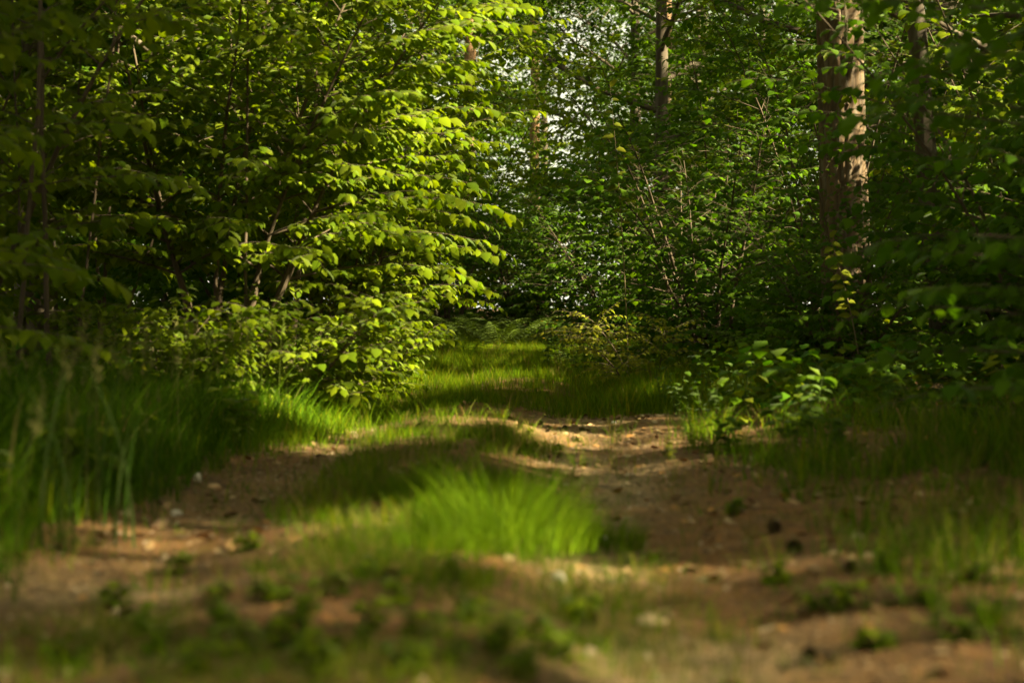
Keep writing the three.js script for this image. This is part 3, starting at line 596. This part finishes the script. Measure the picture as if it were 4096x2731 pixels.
// broad pale blades standing above the verge grass
[[505, 1680, 4.4], [215, 1600, 4.2], [560, 1560, 5.0], [350, 1500, 4.7], [130, 1500, 4.6]].forEach(([u, v, d], i) => {
  const x = (u - 2048) * d / F, labels = ['broad pale grass blades tilting highest above the verge grass', 'broad pale grass blades crossing near the edge of the photo', 'upright broad grass blades behind the tilting pale ones', 'narrow tall grass blades between two broad pale clumps', 'drooping broad grass blades under the dark hanging leaves'];
  const t = thing('reed_grass', labels[i], 'grass clump', at(x, -d), 'broad-bladed grass on the verge'), r = rng(620 + i);
  for (let k = 0; k < 4; k++) {
    const b = new Buf(), H = 0.46 + 0.22 * r(), w = 0.0025 + 0.003 * r(), a = r() * 6.28, f = r() * 6.28, bend = 0.10 + 0.2 * r(), c = mix3([0.05, 0.11, 0.01], [0.10, 0.15, 0.04], r()), x0 = (r() - 0.5) * 0.14, z0 = (r() - 0.5) * 0.14, n = 8;
    for (let s = 0; s <= n; s++) { const q = s / n, ww = w * (1 - q ** 2.2) + 0.0005, px = x0 + Math.cos(a) * bend * q * q, pz = z0 + Math.sin(a) * bend * q * q, py = H * (q - 0.12 * q * q); for (const sg of [-1, 1]) b.vert(px + Math.cos(f) * ww * sg, py, pz + Math.sin(f) * ww * sg, -Math.sin(f), 0.3, Math.cos(f), ...c); }
    for (let s = 0; s < n; s++) { const q = s * 2; b.i.push(q, q + 1, q + 2, q + 1, q + 3, q + 2); }
    part('blade', b.geo(), grassMat, t);
  }
});

// ---------------------------------------------------------------- ferns
function frond(seed) {
  const b = new Buf(), r = rng(seed), n = 18, pts = [], p = V(0, 0, 0), d = V(0, 0.85, 0.55).normalize();
  const c0 = mix3([0.08, 0.16, 0.003], [0.15, 0.22, 0.005], r());
  for (let k = 0; k <= n; k++) {
    const t = k / n; pts.push(p.clone());
    if (t > 0.25) for (const sg of [-1, 1]) {
      const L = 0.30 * (1.05 - t) * (0.85 + 0.3 * r()), ld = V(sg, -0.12 - 0.2 * r(), 0.35).normalize();
      // a leaflet with its own row of lobes
      for (let e = 0; e < 5; e++) for (const s2 of [-1, 1]) { const q = p.clone().addScaledVector(ld, L * (0.1 + 0.17 * e)), dd = V(0, 0, 0).crossVectors(ld, V(0, 1, 0)).multiplyScalar(s2).addScaledVector(ld, 0.6).normalize(); const i0 = b.count, w = L * 0.16 * (1.1 - 0.17 * e), s = ld; b.vert(q.x - s.x * w * 0.5, q.y - s.y * w * 0.5, q.z - s.z * w * 0.5, 0, 1, 0.2, ...c0); b.vert(q.x + s.x * w * 0.5, q.y + s.y * w * 0.5, q.z + s.z * w * 0.5, 0, 1, 0.2, ...c0); b.vert(q.x + dd.x * w * 1.6, q.y + dd.y * w * 1.6 - 0.01, q.z + dd.z * w * 1.6, 0, 1, 0.2, ...c0); b.i.push(i0, i0 + 1, i0 + 2); }
      const i1 = b.count; b.vert(p.x, p.y, p.z, 0, 1, 0.2, ...c0); b.vert(p.x + ld.x * L, p.y + ld.y * L, p.z + ld.z * L, 0, 1, 0.2, ...c0); b.vert(p.x + ld.x * L * 0.5, p.y + ld.y * L * 0.5, p.z + ld.z * L * 0.5 + 0.012, 0, 1, 0.2, ...c0); b.i.push(i1, i1 + 1, i1 + 2);
    }
    p.addScaledVector(d, 0.85 / n); d.y -= 0.075; d.normalize();
  }
  tube(b, pts, pts.map((_, k) => lerp(0.004, 0.001, k / n)), 3, [0.10, 0.14, 0.02]);
  return b.geo();
}
{
  const fr = [frond(1), frond(2), frond(3)], r = rng(700);
  const spots = []; for (let k = 0; k < 34; k++) { const z = -18.5 - r() * 6.5, x = -1.3 + r() * 3.4; spots.push([x, z]); }
  spots.push([0.75, -16.6], [1.25, -17.2], [-0.9, -18.2], [2.3, -12.6], [2.9, -11.8]);
  spots.forEach(([x, z], i) => {
    const last = i >= 34, t = thing('fern', ['bracken fern in the bank across the end of the track', 'bracken fern standing forward of the bank beside the rounded shrub'][last ? 1 : 0], 'fern', at(x, z), last ? 'ferns forward of the fern bank' : 'bracken ferns across the end of the track');
    const n = 4 + Math.floor(r() * 3), turn = r() * 6.28, s = 0.7 + 0.5 * r();
    for (let k = 0; k < n; k++) { const m = part('frond', fr[(i + k) % 3], fernMat, t); m.rotation.y = turn + k / n * 6.28 + r() * 0.5; m.scale.setScalar(s * (0.8 + 0.4 * r())); }
  });
}

// ---------------------------------------------------------------- herbs
function herb(name, label, pos, o) {
  const t = thing(name, label, 'plant', pos, o.group), r = rng(o.seed), st = new Buf(), n = o.stems ?? 4; let li = 0;
  for (let k = 0; k < n; k++) {
    const a = r() * 6.28, pts = [], p = V((r() - 0.5) * 0.06, -0.01, (r() - 0.5) * 0.06), d = V(Math.cos(a) * 0.3, 1, Math.sin(a) * 0.3).normalize(), H = o.h * (0.6 + 0.5 * r()), steps = 6;
    for (let s = 0; s <= steps; s++) {
      pts.push(p.clone());
      if (s > 1) for (let q = 0; q < (o.perNode ?? 2); q++) { const b = r() * 6.28, ld = V(Math.cos(b), 0.1 - 0.4 * r(), Math.sin(b)).normalize(), L = orient({ p: p.clone(), d: ld, size: o.leaf * (0.7 + 0.5 * r()), w: o.wide ?? 1, curl: 1 }, V((r() - 0.5) * 0.4, 1, (r() - 0.5) * 0.4)); leafMesh(L, o.tone ?? 'cool', t, li++ % 5); }
      p.addScaledVector(d, H / steps); d.x += (r() - 0.5) * 0.2; d.z += (r() - 0.5) * 0.2; d.normalize();
    }
    tube(st, pts, pts.map((_, s) => lerp(0.003, 0.0012, s / steps)), 4, [0.07, 0.11, 0.015]);
    if (o.flower) {
      const top = pts[steps], f = new Buf(); for (let q = 0; q < 4; q++) { const b = q * 1.5708 + r(), ld = V(Math.cos(b), 0.25, Math.sin(b)).normalize(); leaf(f, orient({ p: top.clone(), d: ld, size: 0.02, w: 1.6, curl: 0.3, c: [0.72, 0.47, 0.012] }, V(0, 1, 0.4)), true); }
      part('flower', f.geo(), leafMat, t);
    }
  }
  part('stalks', st.geo(), barkMat, t, 'stuff');
  return t;
}
{
  const r = rng(733);
  // yellow-flowered herbs in front of the shrubs beyond the sand
  [[2195, 15.2], [2240, 16.5], [2290, 15.6], [2330, 14.6], [2390, 15.8], [2440, 14.8], [2470, 13.6], [2270, 17.5], [1600, 12.2], [1020, 9.6]].forEach(([u, d], i) => herb('celandine', i < 8 ? 'yellow-flowered herb below the rounded shrub at the grass edge' : i === 8 ? 'yellow-flowered herb beneath the bright hazel sprays' : 'herb with one orange-yellow flower by the low sunlit bush', at((u - 2048) * d / F, -d), { seed: 740 + i, h: 0.55, leaf: 0.075, flower: true, stems: 5, perNode: 2, wide: 1.3, group: i < 8 ? 'yellow-flowered herbs below the rounded shrub' : undefined }));
  // herbs along the darker bank
  [[3230, 7.6, 0.36, 0.13], [3160, 7.2, 0.26, 0.12], [2900, 7.0, 0.2, 0.11], [2840, 8.2, 0.3, 0.08], [3600, 7.8, 0.3, 0.12], [3350, 6.6, 0.24, 0.1], [3900, 7.2, 0.34, 0.11], [2720, 9.0, 0.34, 0.07], [2650, 10.2, 0.4, 0.07], [2960, 8.9, 0.4, 0.09], [3060, 9.6, 0.45, 0.09], [2860, 10.8, 0.45, 0.09], [3720, 9.2, 0.4, 0.1], [3480, 8.6, 0.4, 0.1], [2760, 11.8, 0.5, 0.08]].forEach(([u, d, h, l], i) =>
    herb('nettle', i === 0 ? 'pale broad-leaved herb holding flat leaves above the dark bank' : i === 1 ? 'second pale broad-leaved herb, lower and nearer the litter' : i === 2 ? 'low pale herb at the edge of the brown leaves' : 'green herb in the dim bank under the dark shrubs', at((u - 2048) * d / F, -d), { seed: 760 + i, h, leaf: l * 0.68, wide: 1.25, stems: 4, perNode: 2, group: i > 2 ? 'herbs of the dim bank under the dark shrubs' : undefined }));
  [[-1.55, -5.2], [-1.75, -6.4], [-1.5, -7.4], [-2.1, -7.0], [-1.6, -4.4], [-1.9, -8.3]].forEach(([x, z], i) => herb('dock', 'broad-leaved weed half hidden in the tall verge grass', at(x, z), { seed: 850 + i, h: 0.3, leaf: 0.10, tone: 'hazel', stems: 3, perNode: 2, wide: 0.9, group: 'broad-leaved weeds in the tall verge grass' }));
  [[2760, 1790], [2800, 1800], [2690, 1840], [2860, 1815]].forEach(([u, v], i) => herb('seedling', 'bright yellow-green seedling on the litter edge near the sandy rut', onGround(u, v), { seed: 790 + i, h: 0.11, leaf: 0.032, tone: 'yellow', stems: 3, perNode: 2, wide: 1.3, group: 'yellow-green seedlings near the sandy rut' }));
  // foreground weeds
  [[3540, 2290], [3300, 2450], [3420, 2430], [3900, 2330], [3820, 2560], [2290, 2480], [2250, 2640], [2120, 2560], [600, 2600], [820, 2420], [1180, 2500], [1330, 2380], [1600, 2420], [980, 2620], [1420, 2600], [1750, 2650], [700, 2300], [1000, 2200], [1900, 2480], [300, 2650], [1240, 2660], [1820, 2330], [2060, 2700], [3650, 2420], [3720, 2200], [3100, 2330], [2950, 2050], [450, 2420], [900, 2520], [1120, 2600], [1500, 2520], [1700, 2540], [1950, 2600], [760, 2680], [1350, 2700], [1640, 2700], [560, 2520], [1080, 2400], [1480, 2300], [3500, 2600], [3950, 2500]].forEach(([u, v], i) => herb('weed', 'small blurred leafy weed growing on the nearest soil', onGround(u, v), { seed: 820 + i, h: 0.07, leaf: 0.035, tone: 'hazel', stems: 4, perNode: 2, wide: 1.2, group: 'small blurred weeds on the nearest soil' }));
}
// undergrowth of low broadleaved seedlings over the shaded floor
{
  const g = [0, 1, 2].map((v) => { const b = new Buf(), r = rng(850 + v); for (let k = 0; k < 12; k++) { const a = r() * 6.28, h = 0.05 + 0.22 * r(), rr = 0.12 * r(); leaf(b, orient({ p: V(Math.cos(a) * rr, h, Math.sin(a) * rr), d: V(Math.cos(a), -0.1 - 0.3 * r(), Math.sin(a)).normalize(), size: 0.05 + 0.035 * r(), w: 1.1, curl: 1, c: [1, 1, 1].map(x => x * (0.8 + 0.4 * r())) }, V((r() - 0.5) * 0.6, 1, (r() - 0.5) * 0.6)), true); } return b.geo(); });
  field('undergrowth', 'low leafy undergrowth covering the shaded floor of the wood', g, leafMat,
    scatter(861, 9000, -9, 9, -8, -34, (x, z) => { const k = Math.abs(x - trackX(z)); return smooth(k, z < -18 ? 1.2 : 1.5, 2.2) * (0.25 + 0.75 * smooth(fbm(x, z, 66), 0.4, 0.6)); }, (x, z, r) => ({ s: 0.8 + 1.0 * r(), c: toneOf(r() < 0.5 ? 'dark' : 'hazel', r) })), 'undergrowth');
}

// ---------------------------------------------------------------- litter, gravel, cones, stones
{
  const dead = [0, 1, 2].map((v) => { const b = new Buf(), r = rng(870 + v); leaf(b, orient({ p: V(0, 0.004, 0), d: V(0, 0.05, 1).normalize(), size: 1, w: 0.9 + 0.2 * v, curl: -1.4 + 1.1 * v, c: [1, 1, 1] }, V(0, 1, 0)), false); const g = b.geo(); g.deleteAttribute('color'); return g; });
  const tones = [[0.27, 0.15, 0.06], [0.20, 0.105, 0.04], [0.33, 0.20, 0.09], [0.38, 0.26, 0.14], [0.14, 0.08, 0.035], [0.34, 0.16, 0.04]];
  field('leaf_litter', 'dead brown leaves strewn over the banks and the track', dead, litterMat,
    scatter(881, 15000, -4, 4.4, -1.6, -12.5, (x, z) => { const k = x - trackX(z); return k > 0.95 ? 0.75 : k < -0.9 ? 0.55 : 0.2 + 0.5 * smooth(fbm(x * 2, z * 2, 91), 0.45, 0.65); }, (x, z, r) => { const c = tones[Math.floor(r() * 6)], m = 0.7 + 0.5 * r(); return { s: 0.018 + 0.04 * r(), tx: (r() - 0.5) * 0.7, tz: (r() - 0.5) * 0.9, c: c.map(q => q * m) }; }).map(s => (s.y += 0.009, s)), 'fallen leaves');
  const peb = [0, 1].map((v) => { const g = new THREE.IcosahedronGeometry(1, 1), p = g.attributes.position; for (let i = 0; i < p.count; i++) { const k = 0.8 + 0.4 * noise2(p.getX(i) * 1.7 + v * 9, p.getY(i) * 1.7 + p.getZ(i), 5); p.setXYZ(i, p.getX(i) * k, p.getY(i) * k * 0.6, p.getZ(i) * k); } g.computeVertexNormals(); g.deleteAttribute('uv'); return g; });
  field('gravel', 'small stones and crumbs of earth lying in the ruts', peb, litterMat,
    scatter(883, 9000, -1.6, 1.2, -1.5, -10.4, (x, z) => Math.max(0.12, rutness(x, z)) * 0.85, (x, z, r) => { const k = r(), c = k < 0.5 ? [0.26, 0.165, 0.09] : k < 0.8 ? [0.40, 0.29, 0.19] : [0.10, 0.06, 0.035]; return { s: 0.003 + 0.010 * r() * r() * r() + (r() < 0.03 ? 0.008 : 0), tx: r() * 0.6, c }; }).map(s => (s.y += 0.009, s)), 'gravel');
  const tw = new Buf(); tube(tw, [V(-0.5, 0, 0), V(-0.15, 0.03, 0.03), V(0.2, 0.0, -0.02), V(0.5, 0.02, 0.02)], [0.02, 0.018, 0.014, 0.008], 4, [1, 1, 1]);
  const tg = tw.geo(); tg.deleteAttribute('color');
  field('twig_litter', 'thin dead twigs and needles scattered on the ground', [tg], litterMat,
    scatter(885, 2600, -2.2, 3.8, -1.6, -11, (x, z) => 0.5, (x, z, r) => ({ s: 0.04 + 0.13 * r() * r(), tx: (r() - 0.5) * 0.2, c: r() < 0.5 ? [0.08, 0.05, 0.03] : [0.25, 0.16, 0.09] })).map(s => (s.y += 0.014, s)), 'twigs');
}
{
  // pine cones: overlapping woody scales in a spiral
  const b = new Buf(), core = new THREE.SphereGeometry(0.011, 8, 6);
  for (let k = 0; k < 64; k++) {
    const t = (k + 0.5) / 64, y = -0.024 + 0.05 * t, rr = 0.019 * Math.sin(Math.PI * (0.12 + 0.83 * t)) + 0.002, a = k * 2.39996, o = V(Math.cos(a), 0.35, Math.sin(a)).normalize(), s = V(-Math.sin(a), 0, Math.cos(a)), c = mix3([0.10, 0.06, 0.032], [0.19, 0.12, 0.065], (k * 0.37) % 1), i0 = b.count;
    const p = V(Math.cos(a) * rr * 0.4, y - 0.004, Math.sin(a) * rr * 0.4), e = V(Math.cos(a) * rr * 1.25, y + 0.003, Math.sin(a) * rr * 1.25);
    b.vert(p.x, p.y, p.z, o.x, o.y, o.z, ...c); b.vert(e.x - s.x * 0.006, e.y, e.z - s.z * 0.006, o.x, o.y, o.z, ...c); b.vert(e.x + s.x * 0.006, e.y, e.z + s.z * 0.006, o.x, o.y, o.z, ...c); b.vert(e.x * 1.05, e.y - 0.005, e.z * 1.05, o.x, -0.2, o.z, ...c);
    b.i.push(i0, i0 + 1, i0 + 2, i0 + 1, i0 + 3, i0 + 2, i0, i0 + 3, i0 + 1, i0, i0 + 2, i0 + 3);
  }
  const g = b.geo(), r = rng(890);
  [[2080, 1712], [2160, 1702], [2190, 1728], [2260, 1715], [2110, 1745], [2330, 1716], [2235, 1800], [2240, 1830], [2300, 1765], [2420, 1738], [2140, 1790], [2010, 1735]].forEach(([u, v]) => { const o = part(numbered('pine_cone'), g, stoneMat, scene); o.position.copy(onGround(u, v)).add(V(0, 0.014, 0)); o.rotation.set(1.2 + r(), r() * 6.28, r()); o.scale.setScalar(0.55 + 0.3 * r()); tag(o, 'small dark pine cone on the sandy band across the track', 'pine cone', 'pine cones on the sandy band'); });
  [[2353, 2500], [3406, 2290], [3241, 2650], [3180, 2210], [3100, 2130], [1560, 2330], [500, 2490]].forEach(([u, v], i) => { const o = part(numbered('pine_cone'), g, stoneMat, scene); o.position.copy(onGround(u, v)).add(V(0, 0.014, 0)); o.rotation.set(1.2 + r(), r() * 6.28, r()); o.scale.setScalar(0.6 + 0.3 * r()); tag(o, ['dark blurred pine cone beside the pale rut stone', 'dark blurred pine cone among weeds on the litter bank', 'dark blurred pine cone on the orange soil at the lower edge', 'blurred pine cone at the upper end of the dark rut', 'blurred pine cone under a grass tuft by the rut', 'blurred pine cone in the middle strip of grass', 'blurred pine cone in the nearest brown rut'][i], 'pine cone'); });
}
function stone(label, pos, sx, sy, sz, c, seed) {
  const g = new THREE.IcosahedronGeometry(1, 3), p = g.attributes.position, col = [];
  for (let i = 0; i < p.count; i++) { const x = p.getX(i), y = p.getY(i), z = p.getZ(i), k = 0.75 + 0.5 * fbm(x * 1.3 + seed, y * 1.3 + z * 0.9 + seed * 2, seed, 3), m = 0.8 + 0.4 * fbm(x * 5, y * 5 + z * 5, seed + 3, 2); p.setXYZ(i, x * k * sx, y * k * sy, z * k * sz); col.push(c[0] * m, c[1] * m, c[2] * m); }
  g.setAttribute('color', new THREE.Float32BufferAttribute(col, 3)); g.deleteAttribute('uv'); g.computeVertexNormals();
  const o = part(numbered('stone'), g, stoneMat, scene); o.position.copy(pos).add(V(0, sy * 0.35, 0)); o.rotation.y = seed; tag(o, label, 'stone');
}
const TAN = [0.46, 0.34, 0.23], PALE = [0.62, 0.52, 0.42];
stone('orange-tinged flat stone at the edge of the tall grass', onGround(853, 1955), 0.035, 0.018, 0.03, [0.55, 0.33, 0.17], 1);
stone('upright pale stone leaning by the orange-tinged stone', onGround(788, 1925), 0.017, 0.028, 0.017, PALE, 2);
stone('round pinkish stone in the shaded rut by the grass', onGround(700, 2065), 0.022, 0.018, 0.02, PALE, 3);
stone('brown lump for a leaf pile beneath the round pinkish stone', onGround(644, 2112), 0.045, 0.022, 0.03, [0.36, 0.21, 0.12], 4);  // stone shape standing in for a pile of brown leaves
stone('whitish stone at the near foot of the big grass tuft', onGround(2235, 2325), 0.024, 0.018, 0.02, PALE, 5);
stone('pale stone between the big tuft and the small leaning tuft', onGround(2420, 2175), 0.024, 0.020, 0.02, PALE, 6);
stone('large pale lump of sandstone in the dark rut', onGround(2605, 2500), 0.042, 0.018, 0.034, [0.42, 0.29, 0.17], 7);
stone('small white stone on the far rim of the sandy band', onGround(2455, 1694), 0.022, 0.014, 0.018, [0.72, 0.68, 0.62], 8);
stone('white stone by the grass under the low sunlit bush', onGround(1330, 1692), 0.028, 0.02, 0.025, [0.72, 0.66, 0.6], 9);
stone('flat tan stone half sunk in the sandy rut', onGround(2520, 1905), 0.03, 0.012, 0.02, TAN, 10);
{
  const p = onGround(2640, 1640), b = new Buf(); tube(b, [V(-0.14, 0.02, 0), V(0, 0.035, 0.01), V(0.12, 0.03, 0.0), V(0.24, 0.045, 0.02)], [0.008, 0.010, 0.009, 0.004], 7, [0.13, 0.10, 0.075]);
  const o = part('dead_stick', b.geo(), barkMat, scene); o.position.copy(p); tag(o, 'short grey dead stick lying beyond the sandy band', 'stick');
}
// single sprays the eye picks out
function shoot(name, label, base, tip, size, kind, n, seed) {
  const t = thing(name, label, 'sapling', base), r = rng(seed), b = new Buf(), pts = [], end = tip.clone().sub(base);
  for (let k = 0; k <= 8; k++) { const q = k / 8; pts.push(V(end.x * q * q * 0.6 + end.x * q * 0.4, end.y * q, end.z * q)); }
  tube(b, pts, pts.map((_, k) => lerp(0.008, 0.0016, k / 8)), 5, [0.16, 0.12, 0.06]); part('stem', b.geo(), barkMat, t);
  for (let k = 0; k < n; k++) {
    const q = lerp(o45, 1, k / (n - 1)), i = Math.min(7, Math.floor(q * 8)), p = pts[i].clone().lerp(pts[i + 1], q * 8 - i), sg = k % 2 ? 1 : -1;
    const ld = k === n - 1 ? V(0.3, 0.4, 0.2).normalize() : V(sg * (0.8 + 0.3 * r()), 0.1 - 0.5 * r(), 0.4 * (r() - 0.3)).normalize();
    leafMesh(orient({ p, d: ld, size: size * (0.7 + 0.5 * r()) }, V((r() - 0.5) * 0.5, 0.7, 0.6)), kind, t, k % 5);
  }
}
const o45 = 0.5;
shoot('sapling_shoot', 'sunlit slim shoot with pointed leaves in front of the thick pine', at(2.62, -10.6), V((3320 - 2048) * 10.6 / F, 0.65 + (HORIZON - 950) * 10.6 / F, -10.6), 0.085, 'yellow', 17, 910);
shoot('sapling_shoot', 'upright shoot tipped with round glowing yellow-green leaves against the sky holes', at(1.15, -14.0), V((2440 - 2048) * 14 / F, 0.65 + (HORIZON - 350) * 14 / F, -14), 0.11, 'yellow', 13, 911);
const yellowBush = growShrub({ seed: 91, height: 0.95, stems: 3, spread: 0.30, twigs: 1, perStep: 1, tilt: 0.4, lean: V(-0.3, 0, 0.1), bare: 0.2, leaf: 0.045, tone: 'yellow', rad: 0.008, gap: 0.035 });
plant(yellowBush, 'yellowing_bush', 'small bush with yellow narrow leaves in front of the rounded shrub', 'bush', at(1.2, -13.0), { own: 60, tone: 'yellow' });

scene.traverse((o) => { if (o.isMesh) { o.castShadow = true; o.receiveShadow = true; } });
renderer.render(scene, camera);
